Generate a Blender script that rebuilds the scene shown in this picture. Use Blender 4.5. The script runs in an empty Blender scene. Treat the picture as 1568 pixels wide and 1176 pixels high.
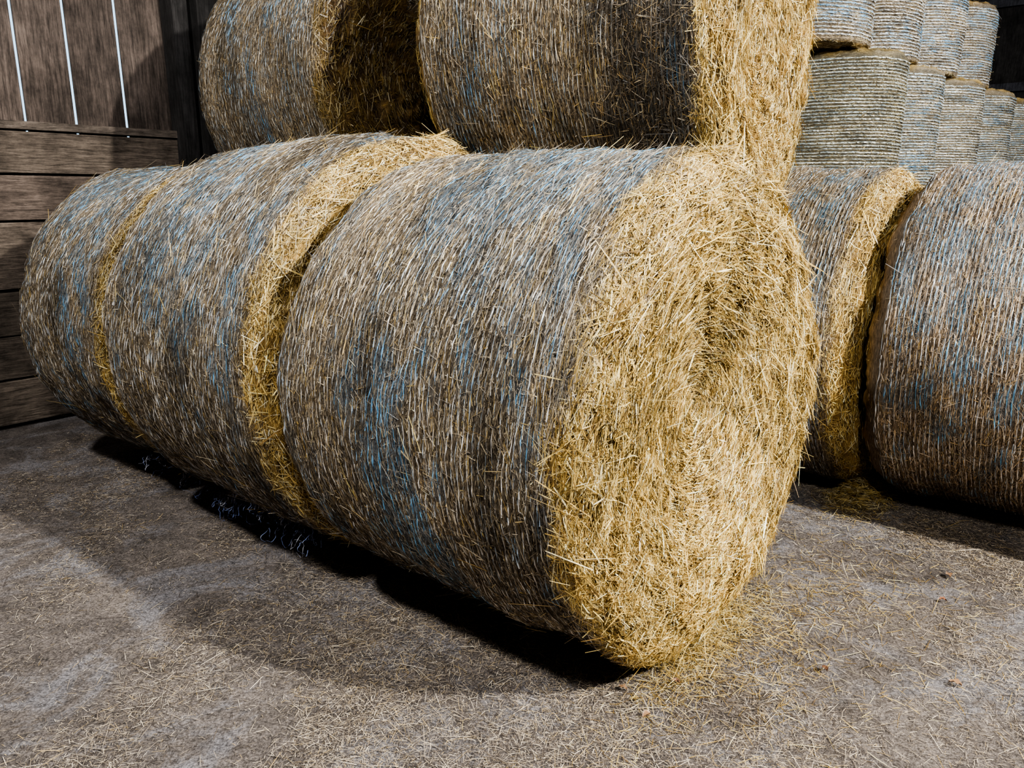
import bpy, math
import numpy as np
from mathutils import Matrix, Vector
rng = np.random.default_rng(11)
scene = bpy.context.scene
try: scene.view_settings.look='AgX - Medium High Contrast'
except Exception as e: print(e)

# ---------------------------------------------------------------- frame of the barn
TH = math.radians(50)
U = np.array([-math.sin(TH), math.cos(TH), 0.0])   # along the bale rows
N = np.array([math.cos(TH), math.sin(TH), 0.0])    # across the rows
O = np.array([0.6, 2.2, 0.0])
def rc(s, w, z=0.0):
    return O + U*s + N*w + np.array([0, 0, z])

# ---------------------------------------------------------------- materials
def new_mat(name):
    m = bpy.data.materials.new(name); m.use_nodes = True
    nt = m.node_tree
    for n in list(nt.nodes): nt.nodes.remove(n)
    out = nt.nodes.new('ShaderNodeOutputMaterial')
    b = nt.nodes.new('ShaderNodeBsdfPrincipled')
    nt.links.new(b.outputs[0], out.inputs[0])
    return m, nt, b
def nd(nt, typ, **kw):
    n = nt.nodes.new(typ)
    for k, v in kw.items(): setattr(n, k, v)
    return n
def ramp(nt, fac, stops):
    r = nt.nodes.new('ShaderNodeValToRGB')
    cr = r.color_ramp
    while len(cr.elements) < len(stops): cr.elements.new(0.5)
    for e, (p, c) in zip(cr.elements, stops):
        e.position = p; e.color = (c[0], c[1], c[2], 1) if hasattr(c, '__len__') else (c, c, c, 1)
    nt.links.new(fac, r.inputs[0]); return r
def noise(nt, vec, scale, detail=4, rough=0.6, dist=0.0):
    n = nt.nodes.new('ShaderNodeTexNoise')
    n.inputs['Scale'].default_value = scale; n.inputs['Detail'].default_value = detail
    n.inputs['Roughness'].default_value = rough; n.inputs['Distortion'].default_value = dist
    if vec is not None: nt.links.new(vec, n.inputs['Vector'])
    return n
def mapping(nt, scale, src='Object', loc=(0,0,0)):
    tc = nt.nodes.new('ShaderNodeTexCoord'); mp = nt.nodes.new('ShaderNodeMapping')
    mp.inputs['Scale'].default_value = scale; mp.inputs['Location'].default_value = loc
    nt.links.new(tc.outputs[src], mp.inputs[0]); return mp.outputs[0]
def mixc(nt, a, b, fac, mode='MIX'):
    m = nt.nodes.new('ShaderNodeMix'); m.data_type = 'RGBA'; m.blend_type = mode
    for v, i in ((fac, 0), (a, 6), (b, 7)):
        if isinstance(v, (int, float)): m.inputs[i].default_value = v
        elif isinstance(v, tuple): m.inputs[i].default_value = (*v, 1)
        else: nt.links.new(v, m.inputs[i])
    return m.outputs[2]

def mat_straw():
    m, nt, b = new_mat('straw_strands')
    a = nd(nt, 'ShaderNodeAttribute', attribute_name='Col')
    nt.links.new(a.outputs['Color'], b.inputs['Base Color'])
    b.inputs['Roughness'].default_value = 0.42
    b.inputs['Specular IOR Level'].default_value = 0.5
    return m
def mat_body():
    m, nt, b = new_mat('packed_straw')
    a = nd(nt, 'ShaderNodeAttribute', attribute_name='Col')
    v = mapping(nt, (260, 38, 38))
    n1 = noise(nt, v, 1.0, 5, 0.7)
    r = ramp(nt, n1.outputs[0], [(0.3, 0.2), (0.5, 0.75), (0.72, 1.7)])
    c = mixc(nt, a.outputs['Color'], r.outputs[0], 1.0, 'MULTIPLY')
    nt.links.new(c, b.inputs['Base Color'])
    bp = nd(nt, 'ShaderNodeBump'); bp.inputs['Strength'].default_value = 0.9; bp.inputs['Distance'].default_value = 0.006
    nt.links.new(n1.outputs[0], bp.inputs['Height']); nt.links.new(bp.outputs[0], b.inputs['Normal'])
    b.inputs['Roughness'].default_value = 0.8
    b.inputs['Specular IOR Level'].default_value = 0.2
    return m
def mat_net():
    m, nt, b = new_mat('net_wrap_twine')
    a = nd(nt, 'ShaderNodeAttribute', attribute_name='Col')
    nt.links.new(a.outputs['Color'], b.inputs['Base Color'])
    b.inputs['Roughness'].default_value = 0.32
    return m
M_BODY, M_STRAW, M_NET = mat_body(), mat_straw(), mat_net()
BMATS = [M_BODY, M_STRAW, M_NET]

# ---------------------------------------------------------------- fast mesh assembly
class Acc:
    def __init__(s): s.V=[]; s.F=[]; s.C=[]; s.M=[]; s.S=[]; s.n=0
    def add(s, V, F, C, mat, smooth=False):
        V=np.asarray(V,float).reshape(-1,3); F=np.asarray(F,int).reshape(-1,4)
        C=np.asarray(C,float)
        if C.ndim==1: C=np.tile(C,(len(V),1))
        s.V.append(V); s.F.append(F+s.n); s.C.append(C)
        s.M.append(np.full(len(F),mat)); s.S.append(np.full(len(F),smooth)); s.n+=len(V)
    def mesh(s, name, mats):
        V=np.concatenate(s.V); F=np.concatenate(s.F); C=np.concatenate(s.C)
        me=bpy.data.meshes.new(name)
        me.vertices.add(len(V)); me.vertices.foreach_set('co',V.astype(np.float32).ravel())
        me.loops.add(len(F)*4); me.loops.foreach_set('vertex_index',F.astype(np.int32).ravel())
        me.polygons.add(len(F))
        me.polygons.foreach_set('loop_start',np.arange(0,len(F)*4,4,dtype=np.int32))
        me.polygons.foreach_set('loop_total',np.full(len(F),4,dtype=np.int32))
        me.polygons.foreach_set('material_index',np.concatenate(s.M).astype(np.int32))
        me.polygons.foreach_set('use_smooth',np.concatenate(s.S).astype(bool))
        at=me.attributes.new('Col','FLOAT_COLOR','POINT')
        at.data.foreach_set('color',np.concatenate([C,np.ones((len(C),1))],1).astype(np.float32).ravel())
        for m in mats: me.materials.append(m)
        me.update(calc_edges=True)
        return me
def link(name, me, mw=None):
    o=bpy.data.objects.new(name, me); scene.collection.objects.link(o)
    if mw is not None: o.matrix_world=mw
    return o
def norm(a): return a/np.maximum(np.linalg.norm(a,axis=-1,keepdims=True),1e-9)

def ribbons(P, D, Nn, L, W, bend):
    """bent flat strands. P centre, D direction, Nn normal."""
    D=norm(D); S=norm(np.cross(D,Nn))*(W/2)[:,None]
    h=(L/2)[:,None]; mid=P+Nn*bend[:,None]
    A=P-D*h; B=P+D*h
    V=np.stack([A-S*.7,A+S*.7,mid+S,mid-S,B+S*.6,B-S*.6],1)
    n=len(P); b=(np.arange(n)*6)[:,None]
    F=np.concatenate([b+np.array([0,1,2,3]), b+np.array([3,2,4,5])],0)
    return V.reshape(-1,3),F
def rep(C,k): return np.repeat(C,k,axis=0)

class Noise2:
    def __init__(s, seed, kx, kt, n=14, kmin=0):
        r=np.random.default_rng(seed); s.kx=r.uniform(-kx,kx,n); s.kt=r.integers(-kt,kt+1,n); s.p=r.uniform(0,6.283,n); s.n=n
    def __call__(s,x,t):
        o=0
        for a,b,c in zip(s.kx,s.kt,s.p): o=o+np.sin(a*x+b*t+c)
        return o/math.sqrt(s.n)*1.2
def sstep(a,b,x):
    t=np.clip((x-a)/(b-a),0,1); return t*t*(3-2*t)

PAL_SIDE=np.array([[.065,.049,.034],[.165,.127,.084],[.30,.236,.155],[.45,.365,.245],[.68,.58,.42],[.58,.41,.17]])
PAL_GOLD=np.array([[.16,.095,.028],[.41,.265,.070],[.60,.43,.135],[.74,.58,.23],[.90,.80,.49],[.50,.33,.09]])
PAL_DARK=np.array([[.03,.025,.02],[.06,.05,.04],[.11,.09,.07],[.18,.14,.10],[.45,.36,.22],[.38,.26,.11]])

def bale(name, R=.75, L=1.2, seed=1, n_side=60000, n_face=15000, gold_edge=.05, stripes=(), depress=.03,
         lip=.02, dark_to=-1, res=(288,280), pitch=.0180, tint=(1,1,1), net=(.72,.67,.62), netw=.0028, back_gold=.05,
         vis=(-70,160), long_frac=.03, netlift=0.0, ridge=.0032, rag=1.0, ge_n=.02, gold_tint=(1,1,1), subs=2, blue=1.0, spots=()):
    r0=np.random.default_rng(seed)
    nt_,nx_=res
    fr=[(depress,0),(depress*.95,.10),(depress*.7,.25),(depress*.1-lip*.3,.42),(-lip*.9,.56),(-lip,.63),(-lip*.8,.69),(-lip*.2,.73),(.02,.747),(.06,.75)]
    bk=[(L-.10,.75),(L-.05,.733),(L-.01,.695),(L+.01,.64),(L+.015,.55),(L+.01,.3),(L,.12),(L,0)]
    k=R/.75
    pts=np.array([(a,b*k) for a,b in fr]+[(a,b*k) for a,b in bk])
    seg=np.r_[0,np.cumsum(np.hypot(*np.diff(pts,axis=0).T))]
    iF=seg[9]; iB=seg[10]; T=seg[-1]
    def prof(q):
        x=np.interp(q,seg,pts[:,0]); r=np.interp(q,seg,pts[:,1])
        e=.012
        dx=np.interp(q+e,seg,pts[:,0])-np.interp(q-e,seg,pts[:,0]); dr=np.interp(q+e,seg,pts[:,1])-np.interp(q-e,seg,pts[:,1])
        l=np.hypot(dx,dr)+1e-9
        return x,r,-dr/l,dx/l
    N1=Noise2(seed*7+1,6,3); N2=Noise2(seed*7+2,28,12,18); N3=Noise2(seed*7+3,90,45,24); NG=Noise2(seed*7+4,12,14,18); NB=Noise2(seed*7+5,14,4,14); NB2=Noise2(seed*7+6,60,22,20)
    N4=Noise2(seed*7+9,60,26,26); NS=Noise2(seed*7+10,45,9,20)
    def disp(q,t):
        x,r,nx,nr=prof(q)
        on=sstep(.5,1,nr)
        d=(.010*N1(q,t)+.0050*N2(q,t)+.0026*N3(q,t))*rag
        d=d+(1-on)*.0080*N4(q,t)*rag
        d=d*sstep(0,.25,r)
        d=d+on*ridge*(1+.4*N4(q,t)*rag)*np.cos(2*np.pi*(x-.06+.004*NB(x,t))/pitch)
        return d
    def surf(q,t,off=0):
        x,r,nx,nr=prof(q); d=disp(q,t)+off
        rr=np.maximum(r+nr*d,0)
        y=rr*np.cos(t); z=rr*np.sin(t)
        z=np.where(z<-.97*R, -.97*R+(z+.97*R)*.4, z)
        P=np.stack([x+nx*d,y,z],-1)
        Nn=np.stack([nx+0*t,nr*np.cos(t),nr*np.sin(t)],-1)
        et=np.stack([0*t,-np.sin(t),np.cos(t)],-1)
        ex=np.cross(et,Nn)
        return P,Nn,et,ex,x,r,nr
    def masks(x,r,nr,t):
        ge=gold_edge+ge_n*NG(x*.3,t)
        g=1-sstep(ge-.03,ge+.04,x)
        be=L-back_gold+.02*NG(x*.3+5,t)
        g=np.maximum(g,sstep(be-.03,be+.02,x))
        g=np.maximum(g,1-sstep(.4,.8,nr))
        bl=.13+0*x
        for c,wd,a in stripes: bl=bl+a*np.exp(-((x-c+.03*NB2(x*.2,t))/(wd*1.7))**2)
        bl=bl*np.clip(.22+.38*NB(x,t)+.50*NB2(x,t)+.35*np.sin(t-.15),0,1.1)*blue
        for c,td,sx,st,a in spots:
            bl=bl+a*np.exp(-((x-c+.02*NB2(x,t))/sx)**2-((np.degrees(t)-td)/st)**2)*np.clip(.65+.5*N4(x,t),.1,1.2)
        bl=np.clip(bl*(1-g*.8),0,1)
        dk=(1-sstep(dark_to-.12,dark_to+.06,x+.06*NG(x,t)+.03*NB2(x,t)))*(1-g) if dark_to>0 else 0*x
        return g,bl,dk
    A=Acc()
    q=np.concatenate([np.linspace(.0015,iF,70)[:-1],np.linspace(iF,iB,nx_),np.linspace(iB,T-.0015,30)[1:]])
    t=np.linspace(0,2*np.pi,nt_,endpoint=False)
    Q,Tt=np.meshgrid(q,t,indexing='ij')
    P,Nn,et,ex,x,r,nr=surf(Q,Tt)
    P=P+Nn*(r0.normal(0,.0018,Q.shape)[...,None])
    g,bl,dk=masks(x,r,nr,Tt)
    tv=(1+.16*NB(x*1.3,Tt*1)+.14*NS(x,Tt))[...,None]
    C=np.array([.150,.117,.080])*tv
    rid=(.5+.5*np.cos(2*np.pi*(x-.06+.004*NB(x,Tt))/pitch))[...,None]
    C=C*(.60+.60*rid)  # crevice shade painted in: body colour darker between the ridges
    C=C*(1-g[...,None])+np.array([.25,.155,.044])*np.array(gold_tint)*g[...,None]*(.85+.4*np.clip(N4(Q,Tt),-1,1)[...,None])  # gold base kept dark, deeper in clump hollows, as painted crevice shade
    C=C*(1-.5*bl[...,None])+np.array([.09,.145,.20])*(.5*bl[...,None])
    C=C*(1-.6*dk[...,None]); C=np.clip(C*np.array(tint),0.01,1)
    nq=len(q)
    a=np.arange(nq-1)[:,None]*nt_; b=np.arange(nt_)[None,:]; b2=(b+1)%nt_
    F=np.stack([a+b,a+nt_+b,a+nt_+b2,a+b2],-1).reshape(-1,4)
    A.add(P.reshape(-1,3),F[:, ::-1],C.reshape(-1,3),0,True)
    def strands(n,qlo,qhi,area_r,longf):
        qq=r0.uniform(qlo,qhi,n)
        if area_r:
            u=np.sqrt(r0.uniform(0,1,n)); qq=qlo+(qhi-qlo)*u if qlo<.1 else qhi-(qhi-qlo)*u
        v=r0.uniform(0,1,n)<.85
        tt=np.where(v & (not area_r), r0.uniform(math.radians(vis[0]),math.radians(vis[1]),n), r0.uniform(0,2*np.pi,n))
        P,Nn,et,ex,x,r,nr=surf(qq,tt)
        g,bl,dk=masks(x,r,nr,tt)
        core=1-sstep(.2,.5,r)
        wild=r0.uniform(0,1,n)<(.17+.16*g+.3*dk)*(1-.6*core)
        phi=np.where(wild,r0.uniform(-1.57,1.57,n),r0.normal(0,.20+.12*g*(1-.5*core),n))
        lng=r0.uniform(0,1,n)<longf*(.3+np.clip(1.3*N4(qq,tt),0,2.5))*(1-.8*sstep(L-.12,L-.02,x))
        lift=np.where(lng,np.abs(r0.normal(.15,.25,n)),r0.normal(0.0,.05+.05*g,n)+.04*wild)
        D=et*np.cos(phi)[:,None]+ex*np.sin(phi)[:,None]+Nn*lift[:,None]
        Ln=np.clip(r0.lognormal(np.log(.019),.6,n),.006,.09)*(1+.8*g*(1-.5*core)+.5*dk)
        Ln=np.where(lng,np.minimum(Ln*2.3,.13),Ln)
        W=np.clip(r0.lognormal(np.log(.0013),.42,n),.0006,.004)*(1+.55*g)
        off=np.abs(r0.normal(0,.0020+.0030*g,n))+.0005+np.where(wild,.0012,0)+np.where(lng,.002+Ln*.5*np.clip(lift,0,1)*.8,0)
        P=P+Nn*off[:,None]
        roll=norm(Nn+et*r0.normal(0,.5,n)[:,None]+ex*r0.normal(0,.5,n)[:,None])
        V,F=ribbons(P,D,roll,Ln,W,r0.normal(0,.0014,n)*(1+1.2*g))
        i=r0.choice(6,n,p=[.21,.24,.22,.16,.10,.07])
        cs=PAL_SIDE[i]; cg=PAL_GOLD[r0.choice(6,n,p=[.19,.22,.21,.15,.10,.13])]*np.array(gold_tint); cd=PAL_DARK[i]
        pick=r0.uniform(0,1,n)<g+.03+.30*lng
        c=np.where(pick[:,None],cg,cs)
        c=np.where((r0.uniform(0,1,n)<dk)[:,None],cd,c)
        c=c*(1-(.38*bl)[:,None])+np.array([.16,.22,.29])*(.38*bl)[:,None]
        c=c*(1+.15*NB(x*1.3,tt)+.14*NS(x,tt))[:,None]*r0.uniform(.65,1.3,n)[:,None]*np.where(pick[:,None],1,np.array(tint))
        A.add(V,F,rep(np.clip(c,.008,.95),6),1)
    strands(n_side,iF-.06,iB+.03,False,long_frac)
    strands(n_face,0.0,iF,True,.05)
    strands(max(n_face//4,1500),iB,T,True,.03)
    # net wrap twine
    nr_=int((L-.10)/pitch); ns=300
    ts=np.linspace(0,2*np.pi,ns,endpoint=False)
    for kx in range(nr_):
        x0=.06+kx*pitch
        if x0<gold_edge-.03: continue
        for sub in range(subs):
            xo=x0+r0.normal(0,.0016)+(0,.0048)[sub]
            wob=.004*NB(x0,ts)
            xs=xo-wob+(.0018*NB2(xo,ts)+r0.normal(0,.0006,ns))*rag
            qs=iF+(xs-pts[9,0])
            off=.0034+netlift+(.0030*N3(xs*2+sub,ts*1)+r0.normal(0,.0008,ns))*rag-(0,.0010)[sub]
            P,Nn,et,ex,x,r,nr=surf(qs,ts,0); P=P+Nn*off[:,None]
            g,bl,dk=masks(x,r,nr,ts)
            w=netw*r0.uniform(.6,1.1)*(1+.3*r0.normal(0,1,ns))*(.5,.34)[sub]
            tw=.5*np.sin(ts*60+r0.uniform(0,6))+r0.normal(0,.2,ns)
            ex2=norm(ex+Nn*tw[:,None])
            V=np.stack([P-ex2*w[:,None],P+ex2*w[:,None]],1).reshape(-1,3)
            i=np.arange(ns); j=(i+1)%ns
            F=np.stack([2*i,2*i+1,2*j+1,2*j],-1)
            keep=(g<.6)&(r0.uniform(0,1,ns)<.90)
            base=np.array(net)*r0.uniform(.6,1.1)*(1,.8)[sub]
            if sub==1: base=base*np.array([.76,.95,1.14])
            bb=np.clip(bl*2.0,0,1)[:,None]
            c=base[None,:]*(1-bb)+np.array([.14,.38,.64])*bb
            c=c*np.clip(1+.3*r0.normal(0,1,ns)+.25*NS(x,ts),.3,1.6)[:,None]*(1-.75*dk[:,None])
            A.add(V,F[keep],rep(np.clip(c,.01,.9),2),2)
    return A.mesh(name,BMATS)

def bframe(p, theta_deg=50, z=0.75, roll=0, tip=0):
    th=math.radians(theta_deg)
    X=Vector((-math.sin(th),math.cos(th),0)); Z=Vector((0,0,1)); Y=Z.cross(X)
    m=Matrix((X,Y,Z)).transposed().to_4x4()
    m.translation=Vector((p[0],p[1],z))
    return m @ Matrix.Rotation(tip,4,'Y') @ Matrix.Rotation(roll,4,'X')
BN='round_hay_bale'
def put(me, p, th, z, **k): return link(BN, me, bframe(p,th,z,**k))

# row one (front row)
put(bale(BN,R=.75,L=1.15,seed=1,n_side=125000,n_face=105000,gold_edge=.030,depress=.075,lip=.035,back_gold=.01,
    stripes=[(.08,.02,.9),(.17,.03,.8),(.36,.04,.6),(.50,.05,.8),(.62,.06,.8),(.80,.05,.8),(1.0,.04,.5)],
    spots=[(.52,62,.10,16,.8),(.66,50,.06,10,.6),(.30,72,.05,14,.7),(.12,60,.03,20,.7),(.42,80,.06,10,.6),(.09,0,.02,30,.6),(.62,15,.05,14,.45)],long_frac=.055), rc(0,0), 50, .755)
put(bale(BN,R=.79,L=1.13,seed=2,n_side=90000,n_face=40000,gold_edge=.025,lip=.03,back_gold=.01,ge_n=.014,
    stripes=[(.14,.03,.9),(.45,.05,.8),(.70,.06,.8),(.95,.05,.6)],gold_tint=(1.1,1.12,1.25),long_frac=.045,
    spots=[(.14,40,.03,35,.5),(.55,55,.10,18,.5),(.9,60,.08,20,.5),(.6,10,.06,20,.4)]), rc(1.215,.0), 50, .795)
put(bale(BN,R=.755,L=.95,seed=3,n_side=65000,n_face=20000,gold_edge=.035,lip=.03,ge_n=.012,gold_tint=(.9,.9,.95),
    stripes=[(.16,.04,.9),(.38,.06,.9),(.65,.08,.8)],long_frac=.03,spots=[(.3,55,.12,20,.7)]), rc(2.43,.0), 50, .76)
# row two
put(bale(BN,R=.75,L=1.2,seed=4,n_side=50000,n_face=25000,gold_edge=.025,lip=.06,
    stripes=[(.2,.03,.8),(.32,.04,.7),(.6,.06,.6)],tint=(1.05,1.02,.97),spots=[(.12,45,.04,40,.7)]), rc(.02,1.90), 50, .755)
put(bale(BN,R=.755,L=1.2,seed=5,n_side=105000,n_face=10000,gold_edge=.02,lip=.02,back_gold=-.03,
    stripes=[(1.08,.03,.8),(.93,.04,.9),(.72,.06,.9),(.5,.06,.9),(.3,.05,.6)],tint=(1.12,1.03,.98),net=(.76,.68,.63),gold_tint=(.6,.6,.6),long_frac=.04,  # gold_tint dims the end straw, painting the dark gap at the joint
    spots=[(.95,55,.04,30,.6),(.7,40,.05,35,.6)]), rc(-1.29,1.92), 50, .76)
# upper tier
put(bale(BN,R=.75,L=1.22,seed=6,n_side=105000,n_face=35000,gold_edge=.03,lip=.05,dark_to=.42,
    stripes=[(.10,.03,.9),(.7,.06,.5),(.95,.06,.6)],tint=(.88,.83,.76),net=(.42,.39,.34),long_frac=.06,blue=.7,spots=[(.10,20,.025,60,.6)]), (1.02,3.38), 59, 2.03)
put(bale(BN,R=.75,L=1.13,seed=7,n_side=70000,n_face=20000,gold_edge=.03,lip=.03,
    stripes=[(.2,.04,.5),(.45,.06,.7),(.85,.06,.7)],tint=(.84,.81,.76),net=(.42,.40,.36),gold_tint=(.32,.30,.28),blue=.7), rc(2.12,.98), 50, 1.95)  # gold_tint darkens the end straw: shade of the gap put into its colour
sup=bale(BN,R=.75,L=1.2,seed=8,n_side=9000,n_face=3000,res=(144,90))
put(sup, rc(1.27,1.93), 50, .755)
put(sup, rc(2.52,1.90), 50, .755)

# upright stacks at the far right
uk=dict(res=(200,220),gold_edge=-.02,lip=0,back_gold=.010,vis=(0,360),depress=0,rag=.9,ridge=.0018,long_frac=.06,pitch=.031,netw=.0100,netlift=.0018,blue=.8,gold_tint=(.8,.85,1.1))
ups=[bale(BN,R=.68,L=1.36,seed=20,n_side=34000,n_face=4000,net=(.64,.65,.56),tint=(1.30,1.38,1.25),**uk),
     bale(BN,R=.68,L=1.36,seed=21,n_side=34000,n_face=4000,net=(.76,.78,.74),tint=(1.75,1.82,1.75),stripes=[(.3,.1,.4),(.9,.15,.4)],**uk),
     bale(BN,R=.68,L=1.02,seed=22,n_side=34000,n_face=5000,net=(.72,.71,.68),tint=(1.6,1.6,1.55),stripes=[(.3,.1,.4),(.8,.1,.4)],**uk)]
cols=[(3.44,8.5),(4.35,9.52),(5.38,10.5),(6.38,11.5),(7.40,12.5),(8.42,13.45)]
tops=[(2.96,8.3),(3.93,9.3),(4.92,10.3),(5.90,11.3)]
def upright(me,x,y,z,rot):
    m=Matrix.Translation((x-.1,y,z)) @ Matrix.Rotation(rot,4,'Z') @ Matrix.Rotation(-math.pi/2,4,'Y')
    link(BN,me,m)
for i,(x,y) in enumerate(cols):
    upright(ups[min(i,1)],x,y,0,i*1.3)
    upright(ups[min(i,1)],x+.01*i,y,1.38,i*2.1+.5)
for i,(x,y) in enumerate(tops): upright(ups[2],x,y,2.76,i*.9)

# ---------------------------------------------------------------- loose twine under the bales
def walk_ribbon(A,p,n,step,w,col,seed,zmin=.004,pull=.0):
    r=np.random.default_rng(seed); d=norm(r.normal(0,1,3)); P=[np.array(p,float)]
    for i in range(n):
        d=norm(d+r.normal(0,.55,3)+pull*(np.array(p)-P[-1])*8)
        q=P[-1]+d*step; q[2]=max(q[2],zmin); P.append(q)
    P=np.array(P); T=norm(np.gradient(P,axis=0)); S=norm(np.cross(T,np.array([.3,.2,1.])))*w/2
    V=np.stack([P-S,P+S],1).reshape(-1,3); i=np.arange(n)
    A.add(V,np.stack([2*i,2*i+1,2*i+3,2*i+2],-1),np.array(col),0)
A=Acc(); sd=0
for s,w,z,k in [(1.42,-.54,.17,18),(1.62,-.55,.18,20),(1.85,-.53,.16,16),(2.2,-.53,.16,7),(2.5,-.52,.16,5)]:
    for j in range(k):
        sd+=1; c=[(.16,.22,.46),(.26,.33,.60),(.50,.52,.62),(.12,.16,.34)][sd%4]
        walk_ribbon(A,rc(s+rng.normal(0,.09),w+rng.normal(0,.02),z+rng.normal(0,.03)),30,.009,.0014,c,sd,pull=.6)
link('loose_net_twine',A.mesh('loose_net_twine',[M_NET]))

# ---------------------------------------------------------------- floor
def mat_floor():
    m,nt,b=new_mat('dusty_concrete')
    v=mapping(nt,(1,1,1))
    n1=noise(nt,v,1.3,5,.6,.4); n2=noise(nt,v,9,6,.7); n3=noise(nt,v,150,4,.8); n4=noise(nt,v,2.4,7,.7,.8); n5=noise(nt,v,55,5,.75)
    r1=ramp(nt,n1.outputs[0],[(.3,(.098,.084,.077)),(.55,(.150,.129,.118)),(.75,(.21,.178,.155))])
    r2=ramp(nt,n2.outputs[0],[(.3,.5),(.6,1.1),(.8,1.5)])
    c=mixc(nt,r1.outputs[0],r2.outputs[0],1.0,'MULTIPLY')
    r4=ramp(nt,n4.outputs[0],[(.50,0.),(.60,.8)])
    c=mixc(nt,c,mixc(nt,(.205,.197,.210),r2.outputs[0],.6,'MULTIPLY'),r4.outputs[0])
    r3=ramp(nt,n3.outputs[0],[(.36,.25),(.5,.95),(.66,1.9)])
    c=mixc(nt,c,r3.outputs[0],.9,'MULTIPLY')
    r5=ramp(nt,n5.outputs[0],[(.34,.3),(.5,1.0),(.68,1.5)])
    c=mixc(nt,c,r5.outputs[0],.85,'MULTIPLY')
    nt.links.new(c,b.inputs['Base Color'])
    bp=nd(nt,'ShaderNodeBump'); bp.inputs['Strength'].default_value=.8; bp.inputs['Distance'].default_value=.008
    ad=nd(nt,'ShaderNodeMath',operation='ADD'); nt.links.new(n2.outputs[0],ad.inputs[0]); nt.links.new(n3.outputs[0],ad.inputs[1])
    nt.links.new(ad.outputs[0],bp.inputs['Height']); nt.links.new(bp.outputs[0],b.inputs['Normal'])
    b.inputs['Roughness'].default_value=.9; b.inputs['Specular IOR Level'].default_value=.2
    return m
S0,S1,W0,W1,HC=-9.0,4.30,-6.0,17.0,6.2
def box(A,c0,sx,sy,sz,col,mat=0,ax=U,ay=N,jit=0):
    c0=np.array(c0,float); az=np.array([0,0,1.])
    V=[c0+ax*a*sx+ay*b*sy+az*c*sz for c in (0,1) for b in (0,1) for a in (0,1)]
    V=np.array(V)+(rng.normal(0,jit,(8,3)) if jit else 0)
    F=[[0,2,3,1],[4,5,7,6],[0,1,5,4],[2,6,7,3],[0,4,6,2],[1,3,7,5]]
    A.add(V,F,np.array(col),mat)
A=Acc(); box(A,rc(S0,W0,-.2),S1-S0+.3,W1-W0,.2,(.2,.2,.2))
link('floor',A.mesh('floor',[mat_floor()]))

def fnoise(x,y,sc,seed):
    r=np.random.default_rng(seed); o=0
    for i in range(12):
        a=r.uniform(0,6.28); k=r.uniform(.4,1)*sc; o=o+np.sin((x*math.cos(a)+y*math.sin(a))*k+r.uniform(0,6.28))
    return o/3.46
A=Acc()
def scatter(n,x0,x1,y0,y1,lm,wlo,whi,bright=1.0,dens=0.35):
    x=rng.uniform(x0,x1,n); y=y0+(y1-y0)*rng.uniform(0,1,n)**1.25
    d=dens+.35*fnoise(x,y,5,3)+.30*fnoise(x,y,14,4)+.15*(x>-.2)
    s_=(x-O[0])*U[0]+(y-O[1])*U[1]
    k=(rng.uniform(0,1,n)<np.clip(d,.08,1))&(s_<4.1)
    x=x[k];y=y[k];n=len(x)
    L=np.clip(rng.lognormal(np.log(lm),.5,n),.004,.14); W=rng.uniform(wlo,whi,n)
    a=rng.uniform(0,6.283,n)
    P=np.stack([x,y,.0015+np.abs(rng.normal(0,.0025,n))],-1)
    D=np.stack([np.cos(a),np.sin(a),rng.normal(0,.04,n)],-1)
    Nn=norm(np.stack([rng.normal(0,.3,n),rng.normal(0,.3,n),np.ones(n)],-1))
    V,F=ribbons(P,D,Nn,L,W,np.abs(rng.normal(0,.001,n)))
    V[:,2]=np.maximum(V[:,2],.0006)
    pl=np.array([[.05,.040,.034],[.17,.134,.104],[.34,.275,.205],[.50,.415,.305],[.72,.62,.48],[.50,.36,.17]])
    c=pl[rng.choice(6,n,p=[.28,.22,.21,.15,.09,.05])]*rng.uniform(.75,1.2,n)[:,None]*bright
    A.add(V,F,rep(np.clip(c,.01,.95),6),0)
scatter(480000,-2.6,2.6,.9,4.6,.011,.0006,.0015,dens=.38)
scatter(90000,-4,5,2.5,7.5,.016,.0010,.0022)
scatter(130000,-2.2,2.4,.9,4.2,.027,.0007,.0016,dens=.32)
scatter(10000,-2.2,2.6,.9,4.0,.050,.0011,.0021,bright=1.15)
def heap(n,cs,cw,ss,sw,h):
    s=rng.normal(cs,ss,n); w=rng.normal(cw,sw,n)
    P=O+U*s[:,None]+N*w[:,None]; g=np.exp(-((s-cs)/ss)**2/2-((w-cw)/sw)**2/2)
    P[:,2]=.003+rng.uniform(0,1,n)*h*g
    a=rng.uniform(0,6.283,n); D=np.stack([np.cos(a),np.sin(a),rng.normal(0,.12,n)],-1)
    Nn=norm(np.stack([rng.normal(0,.4,n),rng.normal(0,.4,n),np.ones(n)],-1))
    V,F=ribbons(P,D,Nn,np.clip(rng.lognormal(np.log(.034),.45,n),.01,.1),rng.uniform(.0009,.0024,n),rng.normal(0,.002,n))
    V[:,2]=np.maximum(V[:,2],.0006)
    c=PAL_GOLD[rng.choice(6,n)]*rng.uniform(.5,1.0,n)[:,None]
    A.add(V,F,rep(c,6),0)
heap(2500,-.04,.0,.05,.20,.05); heap(1500,-.14,.05,.14,.38,.012); heap(3000,-.04,1.55,.07,.12,.12)
heap(1500,-.25,.6,.35,.45,.01)
link('scattered_straw',A.mesh('scattered_straw',[M_STRAW]))

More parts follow.
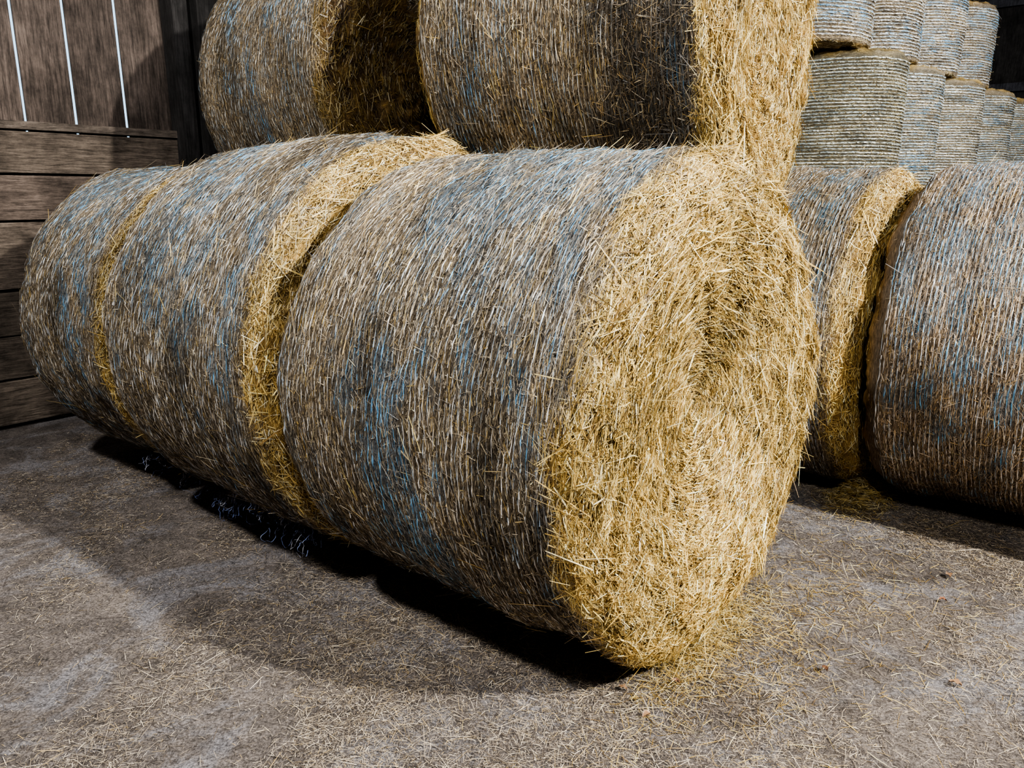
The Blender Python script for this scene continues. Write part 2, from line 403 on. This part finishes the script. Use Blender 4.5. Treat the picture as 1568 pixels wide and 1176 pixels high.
# dry leaves
A=Acc()
for i in range(14):
    x,y=[(1.50,2.42),(.93,2.02),(1.28,1.95),(.50,1.36),(.40,1.26),(1.62,2.6)][i] if i<6 else (rng.uniform(-.2,2.2),rng.uniform(1.2,2.0))
    a=rng.uniform(0,6.28); l=rng.uniform(.014,.026); d=np.array([math.cos(a),math.sin(a),0]); e=np.array([-d[1],d[0],0]); z=np.array([0,0,1.])
    p=np.array([x,y,.008]); nseg=6; V=[]
    for k in range(nseg+1):
        f=k/nseg; wd=l*.55*math.sin(math.pi*min(f*.95+.03,1))**.8*(1+.25*math.sin(f*14)); c=p+d*l*(f-.5)*1.6+z*.006*math.sin(f*3)
        V+= [c+e*wd+z*.008*rng.uniform(.3,1.3), c, c-e*wd+z*.008*rng.uniform(.3,1.3)]
    F=[]
    for k in range(nseg):
        o=k*3; F+=[[o,o+1,o+4,o+3],[o+1,o+2,o+5,o+4]]
    A.add(V,F,np.array([[.22,.09,.045],[.15,.075,.045],[.26,.15,.08]][i%3]),0,True)
link('fallen_leaves',A.mesh('fallen_leaves',[M_STRAW]))

# ---------------------------------------------------------------- walls
def mat_wood(name,c1,c2,vertical,sc=1.0):
    m,nt,b=new_mat(name)
    a=nd(nt,'ShaderNodeAttribute',attribute_name='Col')
    v=mapping(nt,(9,9,.9) if vertical else (1.1,1.1,14))
    n1=noise(nt,v,3.0*sc,8,.78,1.0); n2=noise(nt,mapping(nt,(2.2,2.2,2.2)),1.3,6,.75)
    v3=mapping(nt,(30,30,2) if vertical else (3,3,40)); n3=noise(nt,v3,3.0,6,.8)
    r=ramp(nt,n1.outputs[0],[(.3,c1),(.52,tuple((x+y)/2 for x,y in zip(c1,c2))),(.72,c2)])
    c=mixc(nt,r.outputs[0],a.outputs['Color'],1.0,'MULTIPLY')
    r2=ramp(nt,n2.outputs[0],[(.3,.3),(.7,1.6)])
    c=mixc(nt,c,r2.outputs[0],1.0,'MULTIPLY')
    r3=ramp(nt,n3.outputs[0],[(.35,.3),(.5,1.),(.65,1.5)])
    c=mixc(nt,c,r3.outputs[0],.9,'MULTIPLY')
    vk=nt.nodes.new('ShaderNodeTexVoronoi'); vk.inputs['Scale'].default_value=1.0
    nt.links.new(mapping(nt,(5,5,2.2) if vertical else (1.6,1.6,5.5)),vk.inputs['Vector'])
    rk=ramp(nt,vk.outputs['Distance'],[(.04,.25),(.10,1.0)])
    c=mixc(nt,c,rk.outputs[0],.9,'MULTIPLY')
    nt.links.new(c,b.inputs['Base Color'])
    bp=nd(nt,'ShaderNodeBump'); bp.inputs['Strength'].default_value=1.0; bp.inputs['Distance'].default_value=.012
    nt.links.new(n3.outputs[0],bp.inputs['Height']); nt.links.new(bp.outputs[0],b.inputs['Normal'])
    b.inputs['Roughness'].default_value=.85; b.inputs['Specular IOR Level'].default_value=.2
    return m
MW_V=mat_wood('weathered_boards_vertical',(.030,.025,.022),(.150,.120,.105),True)
MW_H=mat_wood('weathered_boards_horizontal',(.055,.044,.036),(.25,.205,.172),False)
MW_D=mat_wood('dark_timber',(.014,.013,.013),(.045,.042,.042),True)
A=Acc()
zs=[0.02,.30,.56,.83,1.23,1.50,1.75]
for a,bz in zip(zs[:-1],zs[1:]):
    g=rng.uniform(.7,1.2)
    box(A,rc(S1-.06+rng.uniform(-.012,.012),-5.8,a+.006),.06,6.72,bz-a-.014,(g,g*rng.uniform(.94,1.0),g*.95),1,jit=.005)
box(A,rc(S1+.012,-5.9,0),.03,6.82,1.74,(.3,.3,.3),2)  # unseen backing board, added to stop light through the plank joints
box(A,rc(S1-.075,-5.8,1.752),.12,6.72,.045,(1,1,1),1)
seams=[-.25-.29*k for k in range(20)][::-1]+[.03,.34,.61,.915]
for i in range(len(seams)-1):
    a,b_=seams[i],seams[i+1]
    gap=.018 if abs(b_-.61)>.01 else .003
    g=rng.uniform(.65,1.2)
    box(A,rc(S1+.0+rng.uniform(0,.008),a,1.5),.014,b_-a-gap,HC-1.5,(g,g*.97,g*.95),0,jit=.003)
ws=.93
while ws<W1:
    g=rng.uniform(.4,.7); box(A,rc(S1+.01,ws,0),.028,.286,HC,(g,g,g),2); ws+=.287
box(A,rc(S1-.16,.62,0),.15,.11,HC,(.9,.9,.9),2,jit=.003)
box(A,rc(S1-.22,.755,0),.20,.12,HC,(.7,.7,.7),2,jit=.003)
box(A,rc(S1-.10,-5.8,3.1),.10,6.6,.14,(.9,.9,.9),2)
link('wall_left',A.mesh('wall_left',[MW_V,MW_H,MW_D]))
def plank_wall(name,origin,ax,ay,length,height,mat,step=.3):
    A=Acc(); k=0
    while k*step<length:
        g=rng.uniform(.7,1.2)
        box(A,origin+ax*(k*step),step-.0005,.03,height,(g,g,g),0,ax=ax,ay=ay); k+=1
    for z in (1.6,3.4,5.0):
        box(A,origin-ay*.12+np.array([0,0,z]),length,.12,.16,(2.2,2.4,2.9),0,ax=ax,ay=ay)
    j=0
    while j<length:
        box(A,origin-ay*.2+ax*j,.2,.2,height,(1.6,1.7,2.),0,ax=ax,ay=ay); j+=3.
    link(name,A.mesh(name,[mat]))
plank_wall('wall_back',rc(S0,W1),U,N,S1-S0,HC,MW_D)
plank_wall('wall_right',rc(S0,W0),N,-U,W1-W0,HC,MW_D)
plank_wall('wall_front',rc(S0,W0),U,-N,S1-S0,HC,MW_D)
A=Acc(); box(A,rc(S0-.1,W0-.1,HC),S1-S0+.2,W1-W0+.2,.06,(1,1,1),0)
for k in range(8): box(A,rc(S0,W0+1+k*3,HC-.24),S1-S0,.16,.24,(1,1,1),0)
link('ceiling',A.mesh('ceiling',[MW_D]))

# ---------------------------------------------------------------- lights
def area(name,loc,target,power,size,col=(1,1,1)):
    l=bpy.data.lights.new(name,'AREA'); l.shape='DISK'; l.size=size; l.energy=power; l.color=col
    o=bpy.data.objects.new(name,l); scene.collection.objects.link(o); o.location=loc
    d=Vector(target)-Vector(loc); o.rotation_euler=d.to_track_quat('-Z','Y').to_euler(); return o
area('barn_lamp_main',(4.6,-.6,4.6),(.6,2.4,.8),1200,.22,(1,.965,.89))
area('barn_lamp_side',rc(1.6,-3.0,4.8),(-.2,2.5,.5),235,.30,(1,.98,.94))
area('fill_light_near',(.4,-1.1,4.3),(.8,2.8,.7),160,.6,(1,.98,.94))  # unseen soft fill, added near the camera to light the second row
area('fill_light_back',(7.0,6.0,5.6),(4.5,9.2,2.0),500,.4,(1,.99,.97))  # unseen fill, added to brighten the upright stacks
wld=bpy.data.worlds.new('World'); scene.world=wld; wld.use_nodes=True
bg=wld.node_tree.nodes['Background']; bg.inputs[0].default_value=(.50,.76,1.0,1); bg.inputs[1].default_value=2.2

cam=bpy.data.cameras.new('camera'); cam.lens=27.03; cam.sensor_width=36; cam.clip_start=.05
co=bpy.data.objects.new('camera',cam); scene.collection.objects.link(co)
co.location=(0,0,1.38); co.rotation_euler=(math.radians(90-13.8),0,0)
scene.camera=co
